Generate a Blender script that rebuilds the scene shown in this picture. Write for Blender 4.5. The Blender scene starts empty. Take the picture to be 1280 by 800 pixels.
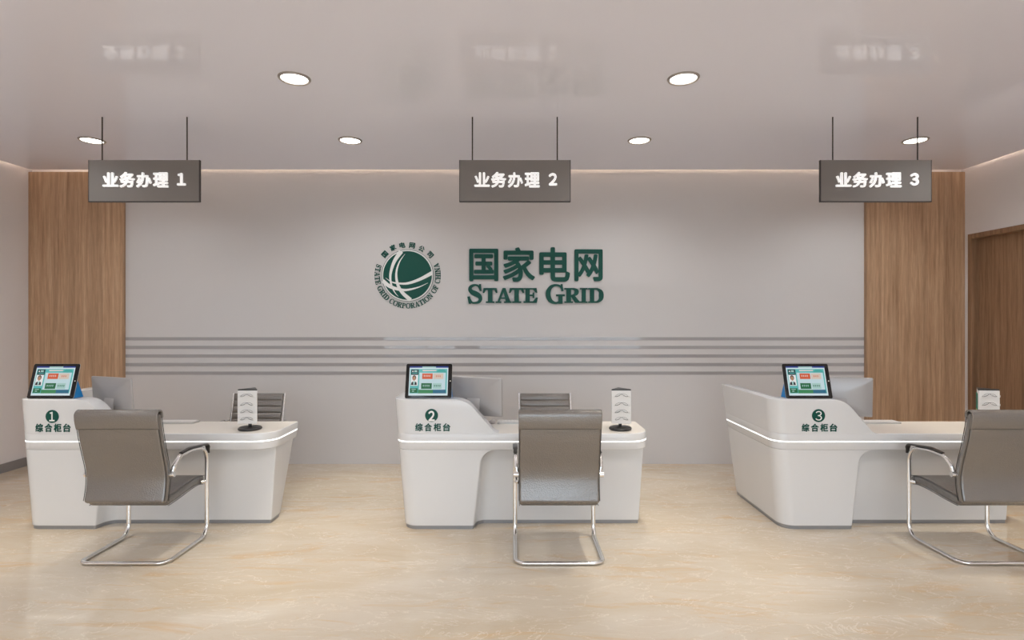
import bpy, math, random
from mathutils import Vector, Matrix
random.seed(7)
PI = math.pi
S = bpy.context.scene
C = S.collection
F = 690.0            # focal length in pixels of the 1280 wide frame
H = 1.68             # eye height
CZ = 3.397           # ceiling height
YW = 6.44            # back wall distance
XL, XR = -5.6, 5.245 # side walls
YB = -3.6            # front glazing behind the viewer

def lin(c):
    return tuple(((v/255)/12.92 if v/255 <= .04045 else ((v/255+.055)/1.055)**2.4) for v in c)

# ---------------------------------------------------------------- materials
def pmat(name, rgb, rough=.5, metal=0, spec=.5, coat=0, emis=None, es=0, coat_rough=.05):
    m = bpy.data.materials.new(name); m.use_nodes = True
    b = m.node_tree.nodes['Principled BSDF']
    b.inputs['Base Color'].default_value = (*lin(rgb), 1)
    b.inputs['Roughness'].default_value = rough
    b.inputs['Metallic'].default_value = metal
    b.inputs['Specular IOR Level'].default_value = spec
    b.inputs['Coat Weight'].default_value = coat
    b.inputs['Coat Roughness'].default_value = coat_rough
    if emis:
        b.inputs['Emission Color'].default_value = (*lin(emis), 1)
        b.inputs['Emission Strength'].default_value = es
    return m

def nodes(m): return m.node_tree.nodes, m.node_tree.links, m.node_tree.nodes['Principled BSDF']

def mapping(m, scale, coord='Object', rot=(0, 0, 0)):
    n, l, b = nodes(m)
    t = n.new('ShaderNodeTexCoord'); mp = n.new('ShaderNodeMapping')
    mp.inputs['Scale'].default_value = scale; mp.inputs['Rotation'].default_value = rot
    l.new(t.outputs[coord], mp.inputs['Vector']); return mp.outputs['Vector']

def noise(m, vec, scale, detail=4, rough=.5, dist=0):
    n, l, b = nodes(m)
    t = n.new('ShaderNodeTexNoise'); t.inputs['Scale'].default_value = scale
    t.inputs['Detail'].default_value = detail; t.inputs['Roughness'].default_value = rough
    t.inputs['Distortion'].default_value = dist
    l.new(vec, t.inputs['Vector']); return t.outputs['Fac']

def ramp(m, fac, stops):
    n, l, b = nodes(m)
    r = n.new('ShaderNodeValToRGB'); e = r.color_ramp.elements
    while len(e) < len(stops): e.new(.5)
    for k, (p, c) in enumerate(stops):
        e[k].position = p; e[k].color = (*(lin(c) if max(c) > 1.01 else c), 1)
    l.new(fac, r.inputs['Fac']); return r.outputs['Color']

def mixc(m, a, b_, fac, mode='MIX'):
    n, l, b = nodes(m)
    x = n.new('ShaderNodeMix'); x.data_type = 'RGBA'; x.blend_type = mode
    for s, v in ((x.inputs[0], fac), (x.inputs[6], a), (x.inputs[7], b_)):
        if isinstance(v, (int, float)): s.default_value = v
        elif isinstance(v, tuple): s.default_value = (*v, 1)
        else: l.new(v, s)
    return x.outputs[2]

def bump(m, fac, strength, dist=.002):
    n, l, b = nodes(m)
    u = n.new('ShaderNodeBump'); u.inputs['Strength'].default_value = strength; u.inputs['Distance'].default_value = dist
    l.new(fac, u.inputs['Height']); l.new(u.outputs['Normal'], b.inputs['Normal'])

M = {}
M['paint'] = pmat('warm_grey_wall_paint', (226, 222, 222), .55, spec=.3)
bump(M['paint'], noise(M['paint'], mapping(M['paint'], (1, 1, 1)), 260, 2), .03, .0006)
M['panel'] = pmat('satin_grey_wall_panel', (208, 204, 203), .4, spec=.3)
M['ceiling'] = pmat('glossy_stretch_ceiling', (240, 241, 255), .01, spec=.36)
M['white'] = pmat('white_solid_surface', (218, 217, 217), .22, spec=.45, coat=.25)
M['cream'] = pmat('cream_worktop_tint', (228, 220, 210), .25, spec=.4)
M['plinth'] = pmat('brushed_grey_plinth', (150, 150, 152), .4, metal=.4)
M['led'] = pmat('led_line', (255, 255, 255), .5, emis=(255, 253, 250), es=1.5)
M['cove'] = pmat('cove_led_tape', (255, 240, 220), .5, emis=(255, 232, 205), es=15.0)
M['lens'] = pmat('downlight_diffuser', (255, 255, 255), .5, emis=(255, 250, 242), es=7.0)
M['ring'] = pmat('satin_downlight_trim', (168, 160, 154), .35, metal=.4)
M['steel'] = pmat('chromed_steel', (236, 234, 232), .2, metal=1.0)
M['green'] = pmat('deep_green_lettering', (0, 74, 62), .45, spec=.3)
M['white_vinyl'] = pmat('white_vinyl', (232, 232, 230), .5)
M['sign_text'] = pmat('white_acrylic_letters', (250, 250, 250), .4, emis=(255, 255, 255), es=.42)  # small emission added to lift the letters' brightness
M['board'] = pmat('taupe_metal_signboard', (122, 116, 112), .4, spec=.4)
M['board_edge'] = pmat('dark_signboard_edge', (62, 57, 54), .4, metal=.3)
M['mirror'] = pmat('tinted_mirror', (164, 160, 160), .03, spec=.55)
M['black'] = pmat('black_glass_bezel', (14, 13, 13), .12, spec=.5)
M['alu'] = pmat('aluminium_casing', (205, 203, 200), .3, metal=.6)
M['monitor'] = pmat('silver_white_plastic', (172, 168, 167), .3, metal=.25)
M['blue'] = pmat('blue_folding_cover', (20, 128, 196), .5)
M['dark_plastic'] = pmat('dark_grey_plastic', (44, 42, 41), .35)
M['rack_white'] = pmat('white_acrylic_panel', (232, 230, 228), .3)
M['wire'] = pmat('grey_spectacle_wire', (96, 92, 90), .3, metal=.7)
M['card'] = pmat('teal_green_card', (20, 120, 96), .5)
M['card_yellow'] = pmat('yellow_green_card', (170, 180, 60), .5)
M['keys'] = pmat('pale_keycaps', (226, 222, 218), .5)
M['piping'] = pmat('dark_leather_piping', (40, 37, 35), .35)
M['rubber'] = pmat('black_rubber', (25, 25, 25), .6)

def leather(name, rgb):
    m = pmat(name, rgb, .2, spec=1.0)
    v = mapping(m, (1, 1, 1))
    n, l, b = nodes(m); b.inputs['IOR'].default_value = 1.75
    vo = n.new('ShaderNodeTexVoronoi'); vo.inputs['Scale'].default_value = 115; l.new(v, vo.inputs['Vector'])
    bump(m, mixc(m, vo.outputs['Distance'], noise(m, v, 120, 3), .5), .5, .005)
    return m
M['leather'] = leather('taupe_grained_leather', (100, 92, 85))
M['leather_dark'] = leather('dark_grained_leather', (84, 78, 74))
M['pad'] = pmat('dark_moulded_arm_pad', (52, 49, 47), .3)

def wood(name, dark, mid, light, coord='Object'):
    m = pmat(name, mid, .42, spec=.35)
    v = mapping(m, (9, 9, .35), coord)
    a = noise(m, v, 3.2, 5, .55, .4)
    c1 = ramp(m, a, [(.3, dark), (.5, mid), (.72, light)])
    f = noise(m, mapping(m, (60, 60, 1.2), coord), 6, 3, .6)
    c2 = mixc(m, c1, ramp(m, f, [(.35, (.55, .53, .5)), (.65, (1, 1, 1))]), .6, 'MULTIPLY')
    n, l, b = nodes(m)
    st = noise(m, mapping(m, (5.5, 5.5, 0.01), coord), 2.4, 0)
    c3 = mixc(m, c2, ramp(m, st, [(.42, (.84, .83, .82)), (.5, (1, 1, 1))]), .7, 'MULTIPLY')
    l.new(c3, b.inputs['Base Color'])
    bump(m, f, .08, .0006)
    return m
M['wood'] = wood('oak_veneer_panelling', (172, 136, 106), (196, 160, 128), (212, 178, 147))
M['door_wood'] = wood('walnut_veneer_door', (134, 103, 78), (154, 120, 93), (168, 135, 106))

def marble():
    m = pmat('cream_polished_marble', (214, 194, 170), .07, spec=.5)
    n, l, b = nodes(m)
    v = mapping(m, (.55, 1.5, 1))
    big = noise(m, v, 1.3, 7, .62, .9)
    base = ramp(m, big, [(.3, (197, 179, 155)), (.5, (205, 190, 170)), (.72, (212, 200, 184))])
    patch = noise(m, mapping(m, (.5, 2.4, 1), rot=(0, 0, .25)), 2.6, 8, .66, 1.3)
    c = mixc(m, base, lin((206, 168, 122)), ramp(m, patch, [(.54, (0, 0, 0)), (.68, (.55, .55, .55))]))
    vn = noise(m, mapping(m, (.8, 1.9, 1), rot=(0, 0, -.35)), 1.9, 7, .6, 1.9)
    vein = ramp(m, vn, [(.492, (0, 0, 0)), (.5, (.42, .42, .42)), (.508, (0, 0, 0))])
    c = mixc(m, c, lin((246, 236, 222)), vein)
    vn2 = noise(m, mapping(m, (1.1, 3.1, 1), rot=(0, 0, .5)), 2.7, 8, .68, 2.2)
    vein2 = ramp(m, vn2, [(.494, (0, 0, 0)), (.5, (.3, .3, .3)), (.506, (0, 0, 0))])
    c = mixc(m, c, lin((190, 150, 108)), vein2)
    l.new(c, b.inputs['Base Color'])
    return m
M['marble'] = marble()
M['outside'] = pmat('grey_street_paving', (120, 124, 130), .9)

def screen_mat(name, rgb, es=.8):
    m = bpy.data.materials.new(name); m.use_nodes = True
    b = m.node_tree.nodes['Principled BSDF']
    b.inputs['Base Color'].default_value = (.01, .01, .01, 1); b.inputs['Roughness'].default_value = .12
    b.inputs['Emission Color'].default_value = (*lin(rgb), 1); b.inputs['Emission Strength'].default_value = es
    return m

# ---------------------------------------------------------------- mesh helpers
def link(name, verts, faces, mat, parent=None, smooth=35, mats=None, fm=None, bev=0, segs=2):
    me = bpy.data.meshes.new(name); me.from_pydata([tuple(v) for v in verts], [], faces)
    for x in (mats or [mat]): me.materials.append(x)
    if fm:
        for p, k in zip(me.polygons, fm): p.material_index = k
    me.validate(); me.update()
    import bmesh
    bm = bmesh.new(); bm.from_mesh(me); bmesh.ops.recalc_face_normals(bm, faces=bm.faces[:]); bm.to_mesh(me); bm.free()
    if smooth:
        me.shade_smooth(); me.set_sharp_from_angle(angle=math.radians(smooth))
    o = bpy.data.objects.new(name, me); C.objects.link(o)
    if parent: o.parent = parent
    if bev:
        md = o.modifiers.new('bevel', 'BEVEL'); md.width = bev; md.segments = segs; md.limit_method = 'ANGLE'
        md.angle_limit = math.radians(40); md.harden_normals = False
    return o

class G:
    """geometry collector"""
    def __init__(s): s.v, s.f, s.m = [], [], []
    def add(s, v, f, k=0):
        n = len(s.v); s.v += [tuple(p) for p in v]; s.f += [[i+n for i in q] for q in f]; s.m += [k]*len(f); return s
    def box(s, x0, x1, y0, y1, z0, z1, k=0, M4=None):
        v = [(x, y, z) for z in (z0, z1) for y in (y0, y1) for x in (x0, x1)]
        if M4: v = [M4 @ Vector(p) for p in v]
        return s.add(v, [[0,2,3,1],[4,5,7,6],[0,1,5,4],[2,6,7,3],[0,4,6,2],[1,3,7,5]], k)
    def loft(s, loops, cap0=True, cap1=True, closed=True, k=0):
        n = len(loops[0]); v = [p for L in loops for p in L]; f = []
        for a in range(len(loops)-1):
            for i in range(n if closed else n-1):
                j = (i+1) % n; f.append([a*n+i, a*n+j, (a+1)*n+j, (a+1)*n+i])
        if cap0: f.append(list(range(n))[::-1])
        if cap1: f.append([(len(loops)-1)*n+i for i in range(n)])
        return s.add(v, f, k)
    def lathe(s, prof, c=(0, 0, 0), n=32, k=0, axis='z'):
        loops = []
        for r, z in prof:
            L = []
            for i in range(n):
                a = 2*PI*i/n
                p = (r*math.cos(a), r*math.sin(a), z) if axis == 'z' else ((r*math.cos(a), z, r*math.sin(a)) if axis == 'y' else (z, r*math.cos(a), r*math.sin(a)))
                L.append((p[0]+c[0], p[1]+c[1], p[2]+c[2]))
            loops.append(L)
        return s.loft(loops, k=k)
    def sweep(s, path, section, k=0, up=Vector((1, 0, 0)), scales=None, close=False, cap=True):
        """section: list of (a, b) ; a along `up`-ish side vector, b along normal"""
        P = [Vector(p) for p in path]; loops = []; prev = None
        n = len(P)
        for i in range(n):
            if close: t = (P[(i+1) % n]-P[i-1])
            else: t = P[min(i+1, n-1)]-P[max(i-1, 0)]
            t.normalize()
            if prev is None:
                side = (up - t*up.dot(t)); side.normalize()
            else:
                side = prev - t*prev.dot(t); side.normalize()
            prev = side; nor = t.cross(side)
            sc = scales[i] if scales else (1, 1)
            loops.append([P[i] + side*a*sc[0] + nor*b*sc[1] for a, b in section])
        if close:
            loops.append(loops[0]); return s.loft(loops, False, False, k=k)
        return s.loft(loops, cap, cap, k=k)
    def make(s, name, mat, parent=None, **kw):
        return link(name, s.v, s.f, mat, parent, fm=s.m if kw.get('mats') else None, **kw)

def circ(r, n=12, r2=None): return [(r*math.cos(2*PI*i/n), (r2 or r)*math.sin(2*PI*i/n)) for i in range(n)]
def rrect(w, h, r, n=4):
    out = []
    for cx, cy, a0 in ((w/2-r, h/2-r, 0), (-w/2+r, h/2-r, PI/2), (-w/2+r, -h/2+r, PI), (w/2-r, -h/2+r, 1.5*PI)):
        for i in range(n+1):
            a = a0+PI/2*i/n; out.append((cx+r*math.cos(a), cy+r*math.sin(a)))
    return out

def fillet(pts, rads, n=6, closed=True):
    """polyline with rounded corners; constant vertex count"""
    P = [Vector(p) for p in pts]; out = []; N = len(P)
    for i in range(N):
        if not closed and i in (0, N-1): out.append(P[i].copy()); continue
        a, b, c = P[i-1], P[i], P[(i+1) % N]; r = rads[i]
        if not r: out.append(b.copy()); continue
        u = (a-b); v = (c-b); lu, lv = u.length, v.length; u.normalize(); v.normalize()
        ang = u.angle(v)
        if ang > PI-1e-3: ang = PI-1e-3
        d = min(r/math.tan(ang/2), lu*.49, lv*.49); rr = d*math.tan(ang/2)
        bis = (u+v).normalized(); cen = b+bis*(rr/math.sin(ang/2))
        s0 = b+u*d-cen; s1 = b+v*d-cen
        tot = s0.angle(s1)
        for k in range(n+1):
            t = k/n
            if tot < 1e-4: q = s0
            else: q = (s0*math.sin((1-t)*tot)+s1*math.sin(t*tot))/math.sin(tot)
            out.append(cen+q)
    return out

def catmull(pts, n=8):
    P = [Vector(p) for p in pts]; P = [2*P[0]-P[1]]+P+[2*P[-1]-P[-2]]; out = []
    for i in range(1, len(P)-2):
        for k in range(n):
            t = k/n; a, b, c, d = P[i-1:i+3]
            out.append(.5*((2*b)+(c-a)*t+(2*a-5*b+4*c-d)*t*t+(3*b-a-3*c+d)*t**3))
    out.append(P[-2]); return out

def tag(o, label=None, cat=None, group=None, kind=None):
    if label: o['label'] = label
    if cat: o['category'] = cat
    if group: o['group'] = group
    if kind: o['kind'] = kind
    return o
def thing(name, label, cat, loc=(0, 0, 0), rz=0, group=None):
    o = bpy.data.objects.new(name, None); C.objects.link(o); o.empty_display_size = .05
    o.location = loc; o.rotation_euler = (0, 0, rz); return tag(o, label, cat, group)
def copy_tree(o, parent=None):
    c = o.copy(); C.objects.link(c)
    if parent: c.parent = parent
    for ch in [x for x in list(C.objects) if x.parent == o]: copy_tree(ch, c)
    return c
def structure(name, g, mat, parent=None, **kw):
    o = g.make(name, mat, parent, **kw)
    if not parent: o['kind'] = 'structure'
    return o

# ---------------------------------------------------------------- lettering
def glyph_mesh(text, bold):
    cu = bpy.data.curves.new('lettering', 'FONT'); cu.body = text; cu.offset = bold; cu.size = 1; cu.resolution_u = 4
    cu.extrude = .5
    o = bpy.data.objects.new('lettering', cu); C.objects.link(o)
    dg = bpy.context.evaluated_depsgraph_get(); me = bpy.data.meshes.new_from_object(o.evaluated_get(dg))
    v = [x.co.copy() for x in me.vertices]; f = [list(p.vertices) for p in me.polygons]
    bpy.data.objects.remove(o); bpy.data.curves.remove(cu); bpy.data.meshes.remove(me)
    return v, f
def text_into(g, text, box, y, depth, bold=.03, km=0):
    """fits text in x0,x1,z0,z1, facing -Y with its front at y"""
    v0, f0 = glyph_mesh(text, 0)
    v, f = [], []
    for k in range(9 if bold else 1):      # heavy weight: the glyph thickened outwards by copies set around it
        d = Vector((bold*math.cos(k*PI/4), bold*math.sin(k*PI/4), 0)) if k < 8 and bold else Vector((0, 0, 0))
        n = len(v); v += [p+d+Vector((0, 0, -.004*k)) for p in v0]; f += [[i+n for i in q] for q in f0]
    ax = min(p.x for p in v); bx = max(p.x for p in v); ay = min(p.y for p in v); by = max(p.y for p in v)
    x0, x1, z0, z1 = box
    g.add([(x0+(p.x-ax)/(bx-ax)*(x1-x0), y+(.5-p.z)*depth, z0+(p.y-ay)/(by-ay)*(z1-z0)) for p in v], f, km)

def ribbon(pts, ws, n=6, smooth=True):
    P = catmull([(x, y, 0) for x, y in pts], n) if smooth else [Vector((x, y, 0)) for x, y in pts]
    W = [w[0] for w in catmull([(w, 0, 0) for w in ws], n)] if smooth else ws
    L, R = [], []
    for i, p in enumerate(P):
        t = (P[min(i+1, len(P)-1)]-P[max(i-1, 0)]).normalized(); nn = Vector((-t.y, t.x, 0))
        L.append(p+nn*W[i]/2); R.append(p-nn*W[i]/2)
    return [(L[i][:2], L[i+1][:2], R[i+1][:2], R[i][:2]) for i in range(len(P)-1)]
def R4(x0, y0, x1, y1): return [((x0, y0), (x1, y0), (x1, y1), (x0, y1))]
def serif_glyph(ch):
    """quads of a bold serif capital in the unit square"""
    s, b = .1, .3   # slab, stem
    def stem(x0, x1, e=.1): return R4(x0, 0, x1, 1)+R4(x0-e, 0, x1+e, s)+R4(x0-e, 1-s, x1+e, 1)
    if ch == 'I': return R4(.25, 0, .75, 1)+R4(0, 0, 1, s)+R4(0, 1-s, 1, 1)
    if ch == 'T': return R4(.37, 0, .65, 1)+R4(.22, 0, .8, s)+R4(.06, .87, .94, 1)+[((0, .68), (.07, .66), (.2, .9), (.06, 1)), ((1, .68), (.93, .66), (.8, .9), (.94, 1))]
    if ch == 'A': return [((.1, .04), (.2, .04), (.53, .82), (.45, 1)), ((.45, 1), (.6, 1), (.94, .04), (.66, .04)), ((.3, .27), (.7, .27), (.68, .37), (.33, .37))]+R4(0, 0, .34, s)+R4(.54, 0, 1, s)
    if ch in 'EF':
        q = R4(.14, 0, .42, 1)+R4(0, 1-s, .9, 1)+R4(.4, .45, .68, .56)+[((.66, .33), (.74, .33), (.74, .72), (.66, .68)), ((.9, 1), (.7, .9), (.88, .68), (.96, .68))]
        return q+(R4(0, 0, .92, s+.01)+[((.92, 0), (.68, .1), (.9, .36), (1, .36))] if ch == 'E' else R4(0, 0, .58, s))
    if ch == 'D': return R4(.12, 0, .37, 1)+R4(0, 0, .5, s)+R4(0, 1-s, .5, 1)+ribbon([(.4, .945), (.62, .92), (.82, .75), (.86, .5), (.82, .25), (.62, .08), (.4, .055)], [.11, .13, .23, .28, .23, .13, .11])
    if ch in 'PR':
        q = R4(.12, 0, .38, 1)+R4(0, 0, .5, s)+R4(0, 1-s, .5, 1)+ribbon([(.38, .945), (.58, .93), (.72, .84), (.74, .72), (.7, .6), (.56, .51), (.38, .49)], [.1, .13, .2, .24, .2, .13, .1])
        return q+([((.36, .5), (.6, .5), (.94, .05), (.68, .0)), ((.7, 0), (1, 0), (1, s), (.78, s))] if ch == 'R' else [])
    if ch in 'CG':
        q = ribbon([(.86, .76), (.74, .9), (.52, .95), (.27, .86), (.13, .64), (.12, .4), (.24, .16), (.46, .05), (.68, .08), (.86, .22)], [.06, .09, .1, .16, .22, .23, .19, .12, .1, .07])
        q += [((.8, 1), (.88, 1), (.92, .64), (.84, .64))]
        if ch == 'G': q += R4(.68, .0, .88, .42)+R4(.55, .38, 1, .48)
        else: q += []
        return q
    if ch == 'O': return ribbon([(.5, .95), (.24, .87), (.12, .65), (.12, .35), (.24, .13), (.5, .05), (.76, .13), (.88, .35), (.88, .65), (.76, .87), (.5, .95)], [.1, .16, .23, .23, .16, .1, .16, .23, .23, .16, .1])
    if ch == 'S': return ribbon([(.82, .72), (.7, .9), (.48, .95), (.24, .88), (.16, .74), (.28, .6), (.52, .51), (.76, .4), (.84, .25), (.74, .1), (.5, .05), (.28, .08), (.12, .28)], [.08, .09, .1, .15, .2, .24, .27, .24, .2, .14, .1, .09, .08])+[((.76, 1), (.86, 1), (.9, .64), (.8, .66)), ((.0, .36), (.14, .38), (.22, .0), (.1, .0))]
    if ch == 'N': return R4(.14, 0, .27, 1)+R4(.74, 0, .87, 1)+R4(0, 0, .4, s)+R4(0, 1-s, .32, 1)+R4(.6, 1-s, 1, 1)+[((.12, 1), (.38, 1), (.87, .0), (.7, 0))]
    if ch == 'H': return R4(.1, 0, .34, 1)+R4(.66, 0, .9, 1)+R4(0, 0, .44, s)+R4(0, 1-s, .44, 1)+R4(.56, 0, 1, s)+R4(.56, 1-s, 1, 1)+R4(.3, .44, .7, .55)
WID = {'I': .48, 'T': .9, 'A': .98, 'E': .86, 'F': .82, 'D': .98, 'R': .98, 'P': .84, 'C': .88, 'G': .98, 'O': .98, 'S': .72, 'N': 1.0, 'H': 1.0, ' ': .42}
def quads_into(g, quads, fn, depth_y0, depth_y1, k=0):
    """prism per quad; fn maps (u, v) to (x, z)"""
    for i, q in enumerate(quads):
        p = [fn(u, v) for u, v in q]; depth_y0 += 2e-5
        g.add([(x, depth_y0, z) for x, z in p]+[(x, depth_y1, z) for x, z in p],
              [[0, 1, 2, 3], [7, 6, 5, 4], [0, 4, 5, 1], [1, 5, 6, 2], [2, 6, 7, 3], [3, 7, 4, 0]], k)

# ---------------------------------------------------------------- the setting
floor = structure('floor', G().box(XL-.2, XR+.2, YB-.3, YW+.2, -.1, 0), M['marble'], smooth=0)
structure('wall_left', G().box(XL-.15, XL, YB, YW+.15, 0, CZ+.35), M['paint'], smooth=0)
# right wall with its door opening
dy0, dy1, dz = 5.02, 6.33, 2.66
g = G().box(XR, XR+.15, YB, dy0, 0, CZ+.35).box(XR, XR+.15, dy1, YW+.15, 0, CZ+.35).box(XR, XR+.15, dy0, dy1, dz, CZ+.35)
structure('wall_right', g, M['paint'], smooth=0)
wb = structure('wall_back', G().box(XL, XR, YW, YW+.15, 0, CZ+.35), M['panel'], smooth=0)
gap = .14
slab = structure('ceiling', G().box(XL+.1, XR-.1, YB, YW-gap, CZ, CZ+.05), M['ceiling'], smooth=0)
structure('ceiling', G().box(XL, XR, YB, YW, CZ+.3, CZ+.35), M['paint'], smooth=0)   # the soffit above the light cove
# cove led tape lies on the upper side of the slab
def tape(x0, x1, y0, y1):
    o = G().box(x0, x1, y0, y1, CZ+.052, CZ+.066).make('cove_light', M['cove'], smooth=0)
    return o
tag(tape(-5.4, 5.0, YW-gap-.05, YW-gap-.035), 'warm light tape hidden in the ceiling gap above the back wall', 'light')
tag(tape(XL+.13, XL+.145, .5, YW-gap-.1), 'warm light tape hidden in the ceiling gap above the left wall', 'light')
tag(tape(XR-.145, XR-.13, .5, YW-gap-.1), 'warm light tape hidden in the ceiling gap above the right wall', 'light')
# wood panels either side of the white panel
XA, XB = -4.508, 4.107
def wood_panel(name, x0, x1, d):
    g = G().box(x0, x1, YW-d, YW, 0, CZ-.002)
    return structure(name, g, M['wood'], smooth=0, bev=.002)
wood_panel('trim_1', XL, XA, .05)
wood_panel('trim_2', XB, XR, .05)
for k in range(5):
    z = H-(423.5-400+10.72*k)*YW/F
    G().box(XA, XB, YW-.004, YW-.0003, z-.0185, z+.0185).make('mirror_strip', M['mirror'], wb, smooth=0)
structure('baseboard_left', G().box(XL, XL+.012, YB, YW-.05, 0, .1), M['plinth'], smooth=0)
structure('baseboard_right', G().box(XR-.012, XR, YB, dy0-.07, 0, .1), M['plinth'], smooth=0)
# door
fr = G()
fr.box(XR-.02, XR+.15, dy1-.055, dy1, 0, dz).box(XR-.02, XR+.15, dy0, dy0+.055, 0, dz).box(XR-.02, XR+.15, dy0+.055, dy1-.055, dz-.055, dz)
door = G().box(XR+.07, XR+.115, dy0+.055, dy1-.055, .005, dz-.055).make('door_1', M['door_wood'], smooth=0)
door['kind'] = 'structure'
fr.make('door_frame', M['door_wood'], door, smooth=0, bev=.003)
hg = G(); hg.sweep([(XR+.07, dy0+.12, 1.05), (XR+.02, dy0+.12, 1.05), (XR+.02, dy0+.25, 1.05)], circ(.009, 10), up=Vector((0, 0, 1)))
hg.make('door_handle', M['steel'], door)
# glazing behind the viewer: mullioned shop window, lit by the sky outside
wz0, wz1 = .0, 2.75
g = G().box(XL, -3.9, YB-.15, YB, 0, CZ+.35).box(3.9, XR, YB-.15, YB, 0, CZ+.35).box(-3.9, 3.9, YB-.15, YB, wz1, CZ+.35)
structure('wall_front', g, M['paint'], smooth=0)
win = G()
for x in (-3.9, -2.6, -1.3, -.03, 1.24, 2.54, 3.84): win.box(x, x+.06, YB-.12, YB-.06, wz0, wz1)
win.box(-3.9, 3.9, YB-.12, YB-.06, 2.15, 2.21).box(-3.9, 3.9, YB-.12, YB-.06, 0, .12)
w1 = win.make('window_1', M['board_edge'], smooth=0); w1['kind'] = 'structure'
G().box(-14, 14, YB-16, YB-.31, -.12, -.02).make('ground', M['outside'], smooth=0)['kind'] = 'structure'

# ---------------------------------------------------------------- downlights
def make_downlight():
    t = thing('downlight', 'x', 'ceiling light', group='recessed downlights in the ceiling')
    G().lathe([(.090, .004), (.092, -.008), (.097, -.012), (.106, -.011), (.112, -.002), (.112, .004)]).make('trim_ring', M['ring'], t)
    G().lathe([(.0005, -.003), (.091, -.003), (.091, .003), (.0005, .003)]).make('diffuser', M['lens'], t)
    return t
d0 = make_downlight(); n = 0
spot = bpy.data.lights.new('downlight_beam', 'SPOT'); spot.energy = 72; spot.spot_size = math.radians(42); spot.spot_blend = 1; spot.shadow_soft_size = .09
spot.color = (1, .94, .78)
wide = bpy.data.lights.new('downlight_spread', 'SPOT'); wide.energy = 26; wide.spot_size = math.radians(150); wide.spot_blend = .6; wide.shadow_soft_size = .09
wide.color = (.95, .99, 1.0)
LAB = {(-1.545, 3.92): 'round downlight nearest the viewer on the left half of the ceiling',
       (1.217, 3.92): 'round downlight nearest the viewer on the right half of the ceiling',
       (-4.01, 5.27): 'round downlight behind the left hanging rod of the sign numbered 1',
       (-1.54, 5.27): 'round downlight of the far row, between signs 1 and 2',
       (1.213, 5.27): 'round downlight of the far row, between signs 2 and 3',
       (3.85, 5.27): 'round downlight behind the right hanging rod of the sign numbered 3'}
for y in (5.27, 3.92, 1.5, .1, -1.35, -2.8):
    for x in (-4.01, -1.545, 1.217, 3.85):
        d = d0 if n == 0 else copy_tree(d0); n += 1
        d.location = (x, y, CZ)
        key = min(LAB, key=lambda q: abs(q[0]-x)+abs(q[1]-y))
        d['label'] = LAB[key] if abs(key[0]-x)+abs(key[1]-y) < .1 else 'round recessed downlight overhead, outside the top of the picture'
        for nm, L in (('beam', spot), ('spread', wide)):
            o = bpy.data.objects.new(nm, L); C.objects.link(o); o.parent = d; o.location = (0, 0, -.02)

# ---------------------------------------------------------------- hanging signs
def make_sign(digit, xc, y, zt, label):
    t = thing('hanging_sign', label, 'sign', (xc, y, zt))
    w, h = .935, .351
    G().box(-w/2, w/2, 0, .02, -h, 0).make('signboard', M['board'], t, smooth=0, bev=.002)
    g = G().box(-w/2-.002, w/2+.002, -.001, .021, -h-.004, -h+.004).box(-w/2-.003, -w/2+.003, -.001, .021, -h, 0).box(w/2-.003, w/2+.003, -.001, .021, -h, 0)
    g.make('edge_trim', M['board_edge'], t, smooth=0)
    k = y/F
    def px(x): return (x/5.71+560-643.7)*k
    def pz(v): return -(v/5.71+130-200)*k
    for ch, a, b, c, d in (('业', 188, 298, 490, 592), ('务', 308, 415, 487, 597), ('办', 427, 535, 490, 597), ('理', 547, 655, 490, 597), (digit, 718, 778, 495, 583)):
        g = G(); text_into(g, ch, (px(a), px(b), pz(d), pz(c)), -.012, .012, .028 if ch in '业务办理' else .035)
        g.make('character' if ch != digit else 'digit', M['sign_text'], t, smooth=0)
    for sx in (-.36, .358):
        G().lathe([(.0055, 0), (.0055, CZ-zt)], (sx, .01, 0), 8).make('hanging_rod', M['board_edge'], t)
    return t
SY = 4.66
for dgt, xpx, lab in (('１', 180, 'grey hanging sign with white characters and the digit 1, over the left desk'),
                      ('２', 643.7, 'grey hanging sign with white characters and the digit 2, over the middle desk'),
                      ('３', 1095, 'grey hanging sign with white characters and the digit 3, over the right desk')):
    make_sign(dgt, (xpx-640)*SY/F, SY, H+200*SY/F, lab)

# ---------------------------------------------------------------- wall emblem and name
kW = YW/F
def WX(x): return (x-640)*kW
def WZ(y): return H-(y-400)*kW
ec = (460+397/8, 295+395/8)
em = thing('wall_emblem', 'round green emblem with white crossing arcs and a ring of letters, on the back wall', 'emblem', (WX(ec[0]), YW, WZ(ec[1])))
u = kW/8
G().lathe([(.0005, -.014), (243*u, -.014), (243*u, 0), (.0005, 0)], n=72, axis='y').make('disc', M['green'], em, smooth=40)
def ringpiece(r0, r1, y0, y1): return G().lathe([(r0, y0), (r1, y0), (r1, y1), (r0, y1), (r0, y0)], n=80, axis='y')
rg = G()
for r0, r1, y0 in ((243, 255, -.012),):
    L = []
    for r, yy in ((r0, 0), (r0, y0), (r1, y0), (r1, 0)):
        L.append([(r*u*math.cos(2*PI*i/80), yy, r*u*math.sin(2*PI*i/80)) for i in range(80)])
    rg.loft(L, False, False)
rg.make('white_ring', M['white_vinyl'], em)
rg = G(); L = []
for r, yy in ((257, 0), (257, -.01), (259.5, -.01), (259.5, 0)):
    L.append([(r*u*math.cos(2*PI*i/80), yy, r*u*math.sin(2*PI*i/80)) for i in range(80)])
rg.loft(L, False, False); rg.make('outline_ring', M['green'], em)
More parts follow.
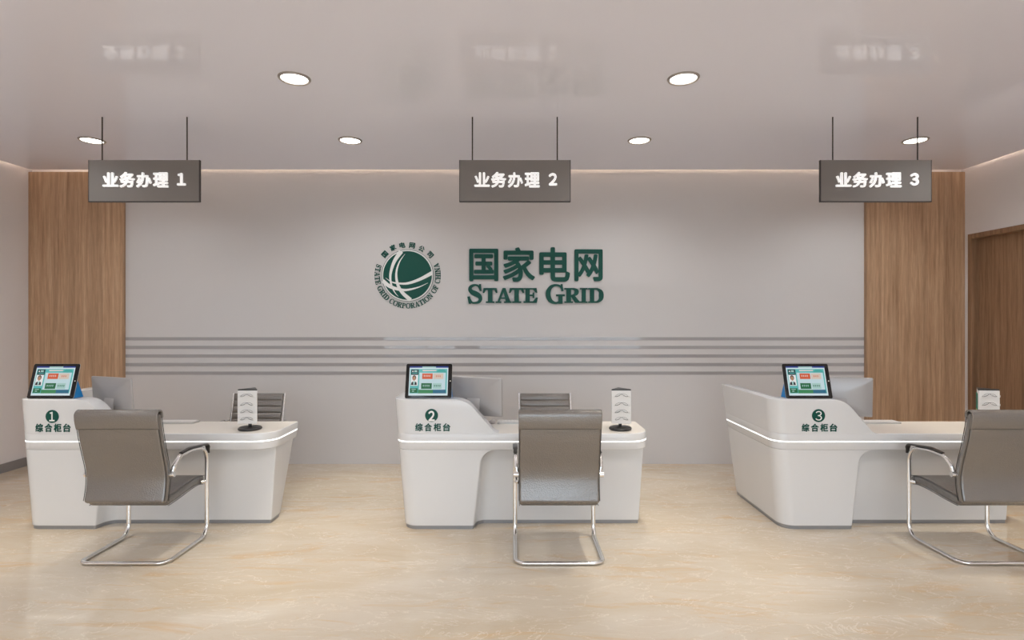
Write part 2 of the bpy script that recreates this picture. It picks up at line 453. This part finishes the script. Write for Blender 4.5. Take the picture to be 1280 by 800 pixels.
arcs = [([(334, 154), (266, 256), (228, 380), (234, 480), (268, 560), (306, 606)], [46, 34, 24, 18, 10, 2]),
        ([(372, 180), (315, 265), (286, 370), (298, 480), (345, 565), (427, 640)], [2, 12, 20, 27, 34, 40]),
        ([(178, 418), (230, 456), (300, 474), (400, 474), (520, 434), (645, 369)], [2, 10, 17, 24, 30, 38]),
        ([(150, 448), (215, 500), (290, 529), (380, 541), (500, 515), (602, 470)], [38, 36, 30, 23, 12, 2])]
for p, w in arcs:
    g = G(); quads_into(g, ribbon([(a, -b) for a, b in p], w, 8), lambda a, b: ((a-397)*u, (b+395)*u), -.0165, -.0138)
    g.make('white_arc', M['white_vinyl'], em, smooth=0)
# ring of chinese characters
for ch, a, b in (('国', 170, 183), ('家', 250, 118), ('电', 343, 92), ('网', 442, 95), ('公', 537, 128), ('司', 622, 187)):
    dx, dz_ = (a-397)*u, (395-b)*u; th = math.atan2(dx, dz_); hs = 29*u
    g = G(); text_into(g, ch, (-hs, hs, -hs, hs), -.008, .008, .03)
    g.v = [(dx+x*math.cos(th)+z*math.sin(th), y, dz_-x*math.sin(th)+z*math.cos(th)) for x, y, z in g.v]
    g.make('character', M['green'], em, smooth=0)
# ring of latin capitals, tops towards the centre
txt = 'STATE GRID CORPORATION OF CHINA'; hh = 53*u; rin = 277*u; rmid = rin+hh/2
tot = sum(WID[c] for c in txt); a0, a1 = math.radians(155+4), math.radians(386-3); ang = a0
per = (a1-a0)/tot
for ch in txt:
    w = WID[ch]*per
    if ch != ' ':
        mid = ang+w/2; hw = w*rmid*.5
        def fn(U, V, mid=mid, hw=hw):
            x = (U-.5)*2*hw; r = rin+(1-V)*hh; s = x/rmid*0
            cx, cz = r*math.cos(mid), r*math.sin(mid)
            return (cx-x*math.sin(mid), cz+x*math.cos(mid))
        g = G(); quads_into(g, serif_glyph(ch), fn, -.008, 0); g.make('letter', M['green'], em, smooth=0)
    ang += w
nm = thing('wall_lettering', 'large green raised Chinese characters on the back wall right of the emblem', 'lettering', (WX(669), YW, WZ(331)))
def QX(x): return WX(575+x/6.737)
def QZ(y): return WZ(300+y/6.737)
for ch, a, b, c, d in (('国', 78, 323, 75, 347), ('家', 360, 632, 62, 352), ('电', 667, 925, 62, 352), ('网', 963, 1200, 80, 348)):
    g = G(); text_into(g, ch, (QX(a)-nm.location.x, QX(b)-nm.location.x, QZ(d)-nm.location.z, QZ(c)-nm.location.z), -.02, .02, .025)
    g.make('character', M['green'], nm, smooth=0)
nm2 = thing('wall_lettering', 'green raised English serif capitals on the back wall, under the large Chinese characters', 'lettering', (WX(669), YW, WZ(369)))
for ch, a, b, c, d in (('S', 62, 195, 372, 538), ('T', 192, 315, 405, 530), ('A', 300, 435, 405, 530), ('T', 412, 540, 405, 530), ('E', 535, 655, 405, 530),
                       ('G', 722, 882, 372, 538), ('R', 878, 1018, 405, 530), ('I', 1010, 1072, 405, 530), ('D', 1078, 1208, 405, 530)):
    x0, x1, z0, z1 = QX(a)-nm2.location.x, QX(b)-nm2.location.x, QZ(d)-nm2.location.z, QZ(c)-nm2.location.z
    g = G()
    for i, e in enumerate((-.018, 0, .018)):
        quads_into(g, serif_glyph(ch), lambda U, V: (x0+(U*.97+.015)*(x1-x0)+e*.17, z0+V*(z1-z0)), -.02-.0006*i, 0)
    g.make('letter', M['green'], nm2, smooth=0)

# ---------------------------------------------------------------- service desks
FY = 4.43
def interp(tab, z):
    if z <= tab[0][0]: return tab[0][1]
    for (a, b), (c, d) in zip(tab, tab[1:]):
        if z <= c: return b+(d-b)*(z-a)/(c-a)
    return tab[-1][1]
XLt = [(0, -.872), (.704, -.932), (1.044, -.958)]
YLt = [(0, .9), (.704, 1.0), (1.044, 1.06)]
XRt = [(0, 1.045), (.637, 1.085)]
YRt = [(0, .30), (.768, .54)]
def desk_plan(z, mode, ins=0):
    xl = interp(XLt, z)+ins; yl = interp(YLt, z)-ins; yr = interp(YRt, z)-ins
    x2 = xl+.1-2*ins
    if mode == 'recess':
        xp = -.312+.07*(z/.637)
        R = .11
        if z > .637-R: xp += R-math.sqrt(max(0, R*R-(z-(.637-R))**2))
        xr = interp(XRt, z)
        pts = [(xl, yl), (xl, 0+ins), (xp, 0+ins), (xp+.03, .13+ins), (xr-ins, .13+ins), (xr-ins, yr), (x2, yr), (x2, yl)]
        rad = [.01, .11, .014, .1, .008, .008, 0, .01]
    else:
        xr = 1.112-ins
        pts = [(xl, yl), (xl, ins), (.0, ins), (.1, ins), (xr, ins), (xr, yr), (x2, yr), (x2, yl)]
        rad = [.01, .11, .0141, .0141, .17, .008, 0, .01]
    out = []
    for k, p in enumerate(fillet([(x, y, 0) for x, y in pts], rad, 7)): out.append((p.x, p.y, z))
    return out
def slope_x(z):
    t = [(.768, -.10), (.772, -.125), (.785, -.147), (.80, -.160), (.974, -.312), (.99, -.328), (1.005, -.347), (1.02, -.372), (1.032, -.402), (1.04, -.438), (1.044, -.48)]
    return interp(t, z)
def screen_plan(z, ins=0):
    xl = interp(XLt, z)+ins; yl = interp(YLt, z)-ins; x2 = interp(XLt, z)+.1-ins; xr = slope_x(z)
    pts = [(xl, yl), (xl, ins), (xr, ins), (xr, .145-ins), (x2, .145-ins), (x2, yl)]
    return [(p.x, p.y, z) for p in fillet([(x, y, 0) for x, y in pts], [.01, .11, .003, .003, .03, .01], 7)]

def make_desk():
    t = thing('service_desk', 'x', 'desk')
    g = G()
    def pl(z): return desk_plan(z, 'recess', .004)
    g.loft([pl(.0), pl(.0305)]); g.make('plinth', M['plinth'], t)
    zs = [.03, .2, .4, .52]+[.637-.11*(1-math.sin(a*PI/16)) for a in range(1, 8)]+[.6369]
    zs = sorted(set(round(z, 4) for z in zs))
    loops = [desk_plan(z, 'recess') for z in zs]
    loops.append(desk_plan(.637, 'front', .006)); loops.append(desk_plan(.639, 'front', .002)); loops.append(desk_plan(.643, 'front'))
    loops.append(desk_plan(.699, 'front'))
    G().loft(loops).make('base_cabinet', M['white'], t, smooth=30)
    G().loft([desk_plan(.699, 'front', -.0012), desk_plan(.7075, 'front', -.0012)]).make('light_strip', M['led'], t, smooth=30)
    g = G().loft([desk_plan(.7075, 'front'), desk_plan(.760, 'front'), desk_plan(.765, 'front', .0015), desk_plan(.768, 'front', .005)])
    g.m[-1] = 1     # the upper face is tinted cream, warmer than the sides
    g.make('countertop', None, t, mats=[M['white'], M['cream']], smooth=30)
    zz = [.7665, .772, .785, .80, .974, .99, 1.005, 1.02, 1.032]
    L = [screen_plan(z) for z in zz]+[screen_plan(1.0385), screen_plan(1.042, .002), screen_plan(1.044, .006)]
    G().loft(L).make('privacy_screen', M['white'], t, smooth=30)
    return t
def desk_marks(t, digit, style, xc, sx):
    """badge and characters on the front of one desk; positions in pixels of the photograph"""
    k = FY/F
    def X(x): return (x-640)*k-sx
    def Z(y): return H-(y-400)*k
    cx, cy, tx0, tx1, ty0, ty1 = xc
    R = 8.1*k
    g = G(); g.lathe([(.0005, -.004), (R, -.004), (R, .0), (.0005, .0)], (X(cx), 0, Z(cy)), 40, axis='y')
    bd = g.make('number_badge', M['green'], t)
    g = G(); text_into(g, digit, (X(cx-(3.3 if digit == '１' else 4.0)), X(cx+(3.3 if digit == '１' else 4.0)), Z(cy+(6.0 if digit != '２' else 7.2)), Z(cy-5.8)), -.0055, .003, style)
    d = g.make('digit', M['white_vinyl'], bd, smooth=0)
    w = (tx1-tx0); step = w/4.0; cw = step*.86
    for i, ch in enumerate('综合柜台'):
        a = tx0+i*(w-cw)/3
        g = G(); text_into(g, ch, (X(a), X(a+cw), Z(ty1), Z(ty0)), -.0035, .0035, .03)
        g.make('character', M['green'], t, smooth=0)
DX = (-3.035, 0.0, 3.04)
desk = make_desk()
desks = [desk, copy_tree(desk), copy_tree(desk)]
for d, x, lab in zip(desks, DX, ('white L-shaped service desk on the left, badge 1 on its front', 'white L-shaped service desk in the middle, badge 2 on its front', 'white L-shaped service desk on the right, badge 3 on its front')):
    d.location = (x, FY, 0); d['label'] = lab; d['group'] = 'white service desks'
desk_marks(desks[0], '１', .02, (65.5, 520.5, 44.5, 88.5, 529.5, 540), DX[0])
desk_marks(desks[1], '２', .035, (539.5, 519.2, 519, 563, 529, 539), DX[1])
desk_marks(desks[2], '３', .0, (1023, 519.5, 1002, 1046.5, 529.5, 539.5), DX[2])

# ---------------------------------------------------------------- tablets
SC = {n: screen_mat('screen_'+n, c) for n, c in dict(frame=(222, 240, 246), navy=(40, 66, 150), teal=(96, 192, 190), hill=(70, 176, 168), panel=(206, 230, 236), dark=(20, 66, 68),
      orange=(222, 98, 58), peach=(226, 206, 190), green=(28, 108, 66), mint=(176, 214, 208), white=(245, 245, 245), skin=(190, 140, 110), hair=(30, 26, 26), suit=(34, 32, 40),
      grass=(60, 140, 90), city=(40, 110, 140), red=(214, 110, 84), pinkw=(240, 226, 222)).items()}
def make_tablet():
    t = thing('tablet', 'x', 'tablet')
    w, h, th = .378, .285, .010
    tilt = Matrix.Rotation(math.radians(-15.5), 4, 'X')
    def place(g): g.v = [tuple(tilt @ Vector(p)) for p in g.v]; return g
    sec = lambda ww, hh, r, y: [(a, y, b+h/2) for a, b in rrect(ww, hh, r, 5)]
    g = G().loft([sec(w-.006, h-.006, .012, th), sec(w, h, .014, th-.004), sec(w, h, .014, .002)]); place(g).make('casing', M['alu'], t)
    g = G().loft([sec(w-.002, h-.002, .013, .0021), sec(w-.002, h-.002, .013, .0), sec(w-.006, h-.006, .012, -.001)]); place(g).make('bezel', M['black'], t)
    # display, drawn as layers of flat shapes; coordinates in px of a 1164 x 800 crop of the photograph
    names = list(SC); idx = {n: i for i, n in enumerate(names)}
    g = G(); lay = [-.0014]
    X0, X1, Y0, Y1 = 162, 864, 134, 656
    def m(x, y): return ((x-X0)/(X1-X0)*(w-.062)-(w-.062)/2-.002, .024+(Y1-y)/(Y1-Y0)*(h-.046))
    def poly(pts, n, l):
        y = -.0013-.0002*l; p = [m(*q) for q in pts]
        g.add([(a, y, b) for a, b in p], [list(range(len(p)))], idx[n])
    def rc(x0, y0, x1, y1, n, l): poly([(x0, y0), (x1, y0), (x1, y1), (x0, y1)], n, l)
    rc(X0, Y0, X1, Y1, 'frame', 0); rc(X0, Y0, X1, 160, 'navy', 1); rc(390, 138, 640, 160, 'mint', 2)
    rc(180, 182, 845, 618, 'teal', 1); poly([(395, 200), (660, 200), (640, 218), (400, 222)], 'pinkw', 2); poly([(640, 246), (700, 186), (790, 186), (842, 246)], 'hill', 2)
    rc(345, 248, 820, 552, 'panel', 2); rc(330, 552, 830, 618, 'grass', 2); rc(600, 552, 830, 618, 'city', 3)
    rc(192, 190, 330, 288, 'dark', 2); poly([(222, 205), (237, 235), (207, 235)], 'white', 3); rc(248, 206, 300, 236, 'mint', 3); rc(212, 250, 312, 262, 'teal', 3)
    rc(192, 288, 322, 482, 'white', 2); rc(186, 526, 322, 608, 'green', 2); rc(215, 540, 290, 552, 'mint', 3); rc(222, 572, 262, 586, 'mint', 3)
    # head-and-shoulders picture
    poly([(200+105*.5+46*math.cos(a*PI/9)*.75, 340+46*math.sin(a*PI/9)) for a in range(18)], 'hair', 3)
    poly([(252+32*math.cos(a*PI/9)*.8, 352+40*math.sin(a*PI/9)) for a in range(18)], 'skin', 4)
    poly([(196, 470), (206, 425), (236, 405), (270, 405), (298, 425), (304, 470)], 'suit', 4); poly([(234, 405), (272, 405), (262, 466), (244, 466)], 'mint', 5)
    rc(395, 262, 585, 362, 'orange', 3); rc(600, 262, 780, 362, 'peach', 3); rc(384, 436, 576, 538, 'green', 3); rc(594, 436, 752, 538, 'mint', 3)
    for x0, y0, n, nn in ((422, 294, 'pinkw', 4), (642, 300, 'red', 3), (412, 470, 'mint', 4), (612, 472, 'green', 4)):
        for i in range(nn):
            x = x0+i*33; rc(x, y0, x+24, y0+6, n, 4); rc(x, y0+14, x+24, y0+20, n, 4); rc(x+9, y0-4, x+15, y0+32, n, 4)
    place(g).make('screen', None, t, mats=[SC[n] for n in names], smooth=0)
    g = G().lathe([(.0005, -.0022), (.0045, -.0022), (.0045, -.001), (.0005, -.001)], (w/2-.0145, 0, h/2), 16, axis='y'); place(g).make('home_button', M['rack_white'], t)
    g = G()   # blue folded cover: a triangular prop behind the casing
    x0, x1 = -w/2+.012, w/2-.004
    P = [(.018, .006), (.052, .14), (.056, .14), (.112, .006)]
    g.loft([[(x, a, b-.006) for a, b in P] for x in (x0, x1)])
    g.make('cover_stand', M['blue'], t, smooth=0, bev=.001)
    return t
tb = make_tablet()
tabs = [tb, copy_tree(tb), copy_tree(tb)]
for t, x, lab in zip(tabs, (-3.728, -.677, 2.400), ('black-framed tablet with teal screen on the left desk, on a blue stand', 'black-framed tablet with teal screen on the middle desk', 'black-framed tablet with teal screen on the right desk')):
    t.location = (x, FY+.022, 1.0465); t['label'] = lab; t['group'] = 'tablets standing on the desk screens'

# ---------------------------------------------------------------- monitors
def make_monitor():
    t = thing('monitor', 'x', 'monitor')
    w, h, z0 = .50, .328, .102
    tilt = Matrix.Translation((0, 0, z0)) @ Matrix.Rotation(math.radians(4), 4, 'X')
    def place(g): g.v = [tuple(tilt @ Vector(p)) for p in g.v]; return g
    sec = lambda ww, hh, r, y: [(a, y, b+h/2) for a, b in rrect(ww, hh, r, 5)]
    g = G().loft([sec(.14, .10, .02, -.030), sec(w*.6, h*.6, .02, -.021), sec(w-.02, h-.02, .012, -.009), sec(w-.004, h-.004, .01, -.006), sec(w, h, .01, -.003), sec(w, h, .01, .004)])
    place(g).make('casing', M['monitor'], t, smooth=50)
    place(G().loft([sec(w-.004, h-.004, .01, .0035), sec(w-.006, h-.006, .01, .006)])).make('screen', M['black'], t)
    g = G().loft([[(x, y, z) for x in (-.058, .058) for y in ((yy, yy+.012) if x < 0 else (yy+.012, yy))] for yy, z in ((-.012, .0), (-.05, .012), (-.066, .04), (-.062, .12), (-.038, .27), (-.03, .275))])
    g.make('neck', M['monitor'], t, smooth=50)
    G().loft([[(a, b+.05, z) for a, b in rrect(.17, .15, .01)] for z in (0, .006)]).make('foot', M['monitor'], t)
    return t
mn = make_monitor(); mons = [mn, copy_tree(mn), copy_tree(mn)]
for m_, lx, lab in zip(mons, (-.345+DX[0], -.31, -.27+DX[2]), ('white flat monitor seen from behind on the left desk', 'white flat monitor seen from behind on the middle desk', 'white flat monitor seen from behind on the right desk')):
    m_.location = (lx, 4.69, .7686); m_.rotation_euler = (0, 0, math.radians(-21)); m_['label'] = lab; m_['group'] = 'monitors on the desks'

# ---------------------------------------------------------------- keyboards, mouse
def make_keyboard():
    t = thing('keyboard', 'x', 'keyboard')
    G().loft([[(a, b, z) for a, b in rrect(.44, .12, .01)] for z in (0, .008, .012)]).make('keyboard_base', M['alu'], t)
    g = G()
    for r in range(5):
        for c in range(15): g.box(-.212+c*.0283, -.212+c*.0283+.025, -.052+r*.021, -.052+r*.021+.018, .0125, .0165)
    k = g.make('keys', M['keys'], t, smooth=0); k['kind'] = 'stuff'
    return t
kb = make_keyboard(); kbs = [kb, copy_tree(kb), copy_tree(kb)]
for k, x, lab in zip(kbs, (-3.02, .09, 3.20), ('slim pale keyboard at the back edge of the left desktop', 'slim pale keyboard at the back edge of the middle desktop', 'slim pale keyboard at the back edge of the right desktop')):
    k.location = (x, 4.90, .7686); k['label'] = lab; k['group'] = 'keyboards on the desks'
g = G(); g.lathe([(.0005, 0), (.03, 0), (.033, .01), (.028, .022), (.015, .03), (.0005, .032)], n=24)
g.v = [(x*.95, y*1.6, z) for x, y, z in g.v]
mo = g.make('computer_mouse', M['monitor']); mo.location = (-.175, 4.88, .7686); tag(mo, 'pale computer mouse left of the keyboard on the middle desk', 'mouse')

# ---------------------------------------------------------------- spectacle stands and reading glasses
def make_rack():
    t = thing('glasses_stand', 'x', 'display stand')
    G().lathe([(.0005, 0), (.088, 0), (.093, .006), (.093, .014), (.084, .022), (.03, .026), (.0005, .026)], n=40).make('base', M['dark_plastic'], t)
    G().lathe([(.013, .02), (.013, .07)], n=16).make('pole', M['dark_plastic'], t)
    s = .165; ap = s*.866
    tri = [(-s/2, -ap/3), (s/2, -ap/3), (0, 2*ap/3)]
    L = lambda z, e=1: [(p.x*e, p.y*e, z) for p in fillet([(a, b, 0) for a, b in tri], [.004]*3, 3)]
    G().loft([L(.056), L(.330)]).make('display_panel', M['rack_white'], t)
    G().loft([L(.330, 1.02), L(.337, 1.02), L(.340, .96)]).make('top_cap', M['dark_plastic'], t)
    g = G()
    g.box(-s/2+.004, s/2-.004, -ap/3-.003, -ap/3, .058, .327)
    g.make('face_board', M['rack_white'], t, smooth=0)
    g = G()
    ang = math.radians(240)   # the left rear face carries a printed green card
    q = Matrix.Translation((-s/4, ap/6, 0)) @ Matrix.Rotation(math.radians(60), 4, 'Z')
    g.box(-.06, .06, .0005, .006, .17, .30, M4=q); g.box(-.06, .06, .0005, .006, .06, .165, k=1, M4=q)
    g.make('printed_card', None, t, mats=[M['card'], M['card_yellow']], smooth=0)
    for z in (.300, .228, .168, .108):
        g = G().box(-.012, .012, -ap/3-.013, -ap/3-.003, z-.009, z-.005)
        for sx in (-1, 1): g.sweep(fillet([(sx*.062, -ap/3-.003, z-.022), (sx*.062, -ap/3-.032, z-.022), (sx*.062, -ap/3-.032, z-.004)], [0, .006, 0], 4, closed=False), circ(.0018, 6))
        g.make('holder', M['rack_white'], t, smooth=50)
    return t
def make_glasses():
    t = thing('reading_glasses', 'x', 'glasses')
    for sx in (-1, 1):
        q = Matrix.Translation((sx*.0285, -.004, -.008)) @ Matrix.Rotation(sx*math.radians(24), 4, 'Y')
        pts = [q @ Vector((.0235*math.cos(a*PI/12), -.0, .0085*math.sin(a*PI/12))) for a in range(24)]
        G().sweep(pts, circ(.0010, 6), up=Vector((0, 1, 0)), close=True).make('rim', M['wire'], t)
        p = [Vector((sx*.05, -.004, -.015)), Vector((sx*.053, -.007, -.019)), Vector((sx*.030, -.009, -.0135)), Vector((sx*.012, -.009, -.004))]
        G().sweep(catmull(p, 4), circ(.0010, 6), up=Vector((0, 1, 0))).make('temple', M['wire'], t)
    G().sweep(catmull([(-.009, -.004, -.001), (0, -.005, .002), (.009, -.004, -.001)], 4), circ(.0019, 6), up=Vector((0, 1, 0))).make('bridge', M['dark_plastic'], t)
    return t
rk = make_rack(); racks = [rk, copy_tree(rk), copy_tree(rk)]
gl = make_glasses(); first = True
side = ('left', 'middle', 'right'); order = ('top pair', 'second pair from the top', 'third pair from the top', 'bottom pair')
for i, (r, x, rz) in enumerate(zip(racks, (-2.183, .902, 3.94), (0, 0, -7))):
    r.location = (x, 4.60, .7686); r.rotation_euler = (0, 0, math.radians(rz)); r['group'] = 'reading glasses stands'
    r['label'] = 'white three-sided stand with reading glasses on the %s desk' % side[i]
    for k, z in enumerate((.300, .228, .168, .108)):
        if i == 2 and k > 1: continue
        c = gl if first else copy_tree(gl); first = False
        off = Matrix.Rotation(math.radians(rz), 4, 'Z') @ Vector((0, -.165*.866/3-.0035, 0))
        c.location = (x+off.x, 4.60+off.y, .768+z); c.rotation_euler = (0, 0, math.radians(rz))
        c['group'] = 'reading glasses hung on the stands'
        c['label'] = 'grey wire reading glasses, %s on the stand of the %s desk' % (order[k], side[i])

# ---------------------------------------------------------------- chairs
def pad(g, path, w, th, r, n=4, ends=.4, k=0):
    """cushion: rounded-rectangle section swept along a side-view centre line (y, z), ends tucked in"""
    P = catmull([(0, y, z) for y, z in path], 8)
    L = [0]
    for a, b in zip(P, P[1:]): L.append(L[-1]+(b-a).length)
    sc = []
    e = th*ends
    for d in L:
        q = min(d, L[-1]-d)
        if q < e:
            tt = q/e; c = math.sqrt(max(0, 1-(1-tt)**2)); sc.append((1-(1-c)*e/w*1.2, .25+.75*c))
        else: sc.append((1, 1))
    # denser ends
    g.sweep(P, rrect(w, th, r, n), k=k, scales=sc)
    return P
def make_visitor_chair():
    t = thing('visitor_chair', 'x', 'chair')
    # chromed cantilever frame: both arms, posts, runners and rear bar in one tube
    def side(s):
        return [(s*.286, .085, .585), (s*.297, .092, .655), (s*.303, .15, .712), (s*.303, .28, .722), (s*.303, .50, .70), (s*.303, .50, .0125), (s*.303, .0, .0125)]
    L = side(-1); R = side(1)[::-1]
    rad = [0, .04, .06, .3, .16, .09, .07]
    path = fillet(L+R, rad+rad[::-1], 7, closed=False)
    G().sweep(path, circ(.0165, 12, .0125)).make('cantilever_frame', M['steel'], t, smooth=60)
    W = .558
    BP = [(-.034, 1.045), (-.027, .98), (-.005, .87), (.021, .77), (.048, .67), (.060, .59), (.056, .52), (.044, .455), (.032, .412)]
    SP = [(.045, .418), (.10, .420), (.20, .430), (.33, .447), (.43, .452), (.50, .440), (.522, .430)]
    g = G(); pad(g, BP, W, .052, .018, ends=.5)
    bk = g.make('backrest', M['leather'], t, smooth=60)
    g = G(); pad(g, SP, W-.006, .07, .022, ends=.5)
    st = g.make('seat', M['leather_dark'], t, smooth=60)
    # headrest flap wrapped over the top of the back
    g = G(); pad(g, [(-.043, .938), (-.053, .97), (-.0605, 1.01), (-.060, 1.045), (-.036, 1.064), (-.010, 1.05), (-.004, 1.01)], W+.006, .014, .006, ends=.5)
    hr = g.make('headrest_roll', M['leather'], t, smooth=60)
    hem = fillet([(-W/2+.006, -.066, 1.03), (-W/2+.008, -.050, .942), (W/2-.008, -.050, .942), (W/2-.006, -.066, 1.03)], [0, .025, .025, 0], 5, closed=False)
    G().sweep(hem, circ(.0022, 6), up=Vector((0, 1, 0))).make('piping', M['piping'], hr)
    def edge(path, off, a, b, n):
        P = catmull([(0, y, z) for y, z in path], 8)[a:b]; out = []
        for i in range(1, len(P)-1):
            t_ = (P[i+1]-P[i-1]).normalized(); out.append(P[i]+Vector((0, -t_.z, t_.y))*off)
        return out
    for s in (-1, 1):
        x = s*(W/2)
        for off, ob, path, xx in ((.0235, bk, BP, s*(W/2-.001)), (-.0235, bk, BP, s*(W/2-.001)), (.032, st, SP, s*(W/2-.004)), (-.032, st, SP, s*(W/2-.004))):
            G().sweep([(xx, p.y, p.z) for p in edge(path, off, 2, -2, 0)], circ(.0026, 6)).make('piping', M['piping'], ob)
        # arm pad over the tube
        p = fillet([(s*.303, .165, .730), (s*.303, .28, .740), (s*.303, .515, .716), (s*.303, .516, .645)], [0, .3, .16, 0], 8, closed=False)
        n = len(p)
        G().sweep(p, rrect(.036, .011, .004, 3), scales=[(1 if 1 < i < n-2 else .8, 1 if 0 < i < n-1 else .6) for i in range(n)]).make('arm_pad', M['pad'], t, smooth=60)
        G().sweep([(s*.268, .075, .60), (s*.286, .075, .60), (s*.312, .078, .60)], circ(.019, 14), up=Vector((0, 0, 1))).make('mounting_boss', M['steel'], t, smooth=50)
        G().sweep([(s*.275, .47, .43), (s*.300, .49, .43)], circ(.014, 12), up=Vector((0, 0, 1))).make('seat_bracket', M['steel'], t, smooth=50)
    return t
vc = make_visitor_chair(); vcs = [vc, copy_tree(vc), copy_tree(vc)]
for c, x, lab in zip(vcs, (-2.672, .327, 3.385), ('grey-brown leather armchair seen from behind, in front of the left desk', 'grey-brown leather armchair seen from behind, in front of the middle desk', 'grey-brown leather armchair in front of the right desk, cut by the picture edge')):
    c.location = (x, 3.785, 0); c['label'] = lab; c['group'] = 'visitor chairs before the desks'

def make_clerk_chair():
    t = thing('office_chair', 'x', 'chair')
    W = .50
    # ribbed back, leaning away from the desk (towards +y)
    def prof(z): return .0+.10*((z-.5)/.43)**1.3 if z > .5 else 0
    loops = []; zs = []
    z = .50
    while z <= .9301: zs.append(z); z += .0075
    for i, z in enumerate(zs):
        ph = ((z-.50) % .06)/.06; e = .5+.5*abs(math.sin(ph*PI))**.5
        th = .034*e
        if i in (0, len(zs)-1): th *= .5
        loops.append([(a, b+prof(z), z) for a, b in rrect(W, th, th*.4, 3)])
    G().loft(loops).make('backrest', M['leather'], t, smooth=50)
    loops = []
    for i in range(61):
        y = -.44+i*.0075; ph = ((i*.0075) % .06)/.06; e = .55+.45*abs(math.sin(ph*PI))**.5; th = .045*e
        zc = .47-.0+.02*((i-40)/60)**2 if i > 10 else .47+.00*(i)-.03*((10-i)/10)**2
        loops.append([(a, y, b+zc) for a, b in rrect(W, th, th*.4, 3)])
    G().loft(loops).make('seat', M['leather'], t, smooth=50)
    for s in (-1, 1):
        pts = fillet([(s*.262, .108, .93), (s*.262, .0, .50), (s*.262, -.44, .45)], [0, .06, 0], 6, closed=False)
        G().sweep(pts, rrect(.02, .026, .006, 3)).make('side_rail', M['steel'], t, smooth=50)
        pts = fillet([(s*.268, .05, .66), (s*.315, .0, .665), (s*.315, -.24, .665), (s*.315, -.24, .47), (s*.262, -.24, .455)], [0, .04, .05, .05, 0], 5, closed=False)
        G().sweep(pts, circ(.010, 10)).make('armrest', M['steel'], t, smooth=50)
    G().lathe([(.03, .10), (.03, .26), (.018, .26), (.018, .45)], (0, -.2, 0), 20).make('gas_column', M['steel'], t)
    for k in range(5):
        a = 2*PI*k/5+.3; dx, dy = math.cos(a), math.sin(a)
        G().sweep([(0, -.2, .11), (dx*.15, -.2+dy*.15, .10), (dx*.29, -.2+dy*.29, .075)], rrect(.035, .028, .008, 3), up=Vector((-dy, dx, 0)), scales=[(1, 1.2), (.9, 1), (.7, .6)]).make('leg', M['steel'], t, smooth=50)
        G().lathe([(.0005, -.02), (.028, -.02), (.028, .02), (.0005, .02)], (dx*.29, -.2+dy*.29, .028), 16, axis='x').make('caster', M['rubber'], t)
    return t
cc = make_clerk_chair(); cc2 = copy_tree(cc)
for c, x, lab in ((cc, -2.59, 'ribbed leather office chair behind the left desk'), (cc2, .335, 'ribbed leather office chair behind the middle desk')):
    c.location = (x, 5.56, 0); c['label'] = lab; c['group'] = 'ribbed office chairs behind the desks'

# ---------------------------------------------------------------- light and camera
W = bpy.data.worlds.new('sky'); S.world = W; W.use_nodes = True
bg = W.node_tree.nodes['Background']; bg.inputs['Color'].default_value = (.78, .90, 1.0, 1); bg.inputs['Strength'].default_value = 4.0
pl = bpy.data.lights.new('window_portal', 'AREA'); pl.shape = 'RECTANGLE'; pl.size = 7.8; pl.size_y = 2.75
pl.cycles.is_portal = True
po = bpy.data.objects.new('window_portal', pl); C.objects.link(po); po.location = (0, YB-.16, wz1/2); po.rotation_euler = (math.radians(90), 0, 0)

cam = bpy.data.cameras.new('camera'); cam.sensor_width = 36; cam.lens = 36*F/1280; cam.clip_start = .05
co = bpy.data.objects.new('camera', cam); C.objects.link(co); co.location = (0, 0, H); co.rotation_euler = (math.radians(90), 0, 0)
S.camera = co
S.view_settings.view_transform = 'Standard'; S.view_settings.look = 'None'; S.view_settings.gamma = 1; S.view_settings.use_curve_mapping = False
S.view_settings.exposure = -0.06
S.cycles.use_denoising = True
S.cycles.max_bounces = 10; S.cycles.diffuse_bounces = 6; S.cycles.glossy_bounces = 5
S.cycles.sample_clamp_indirect = 6; S.cycles.caustics_reflective = False
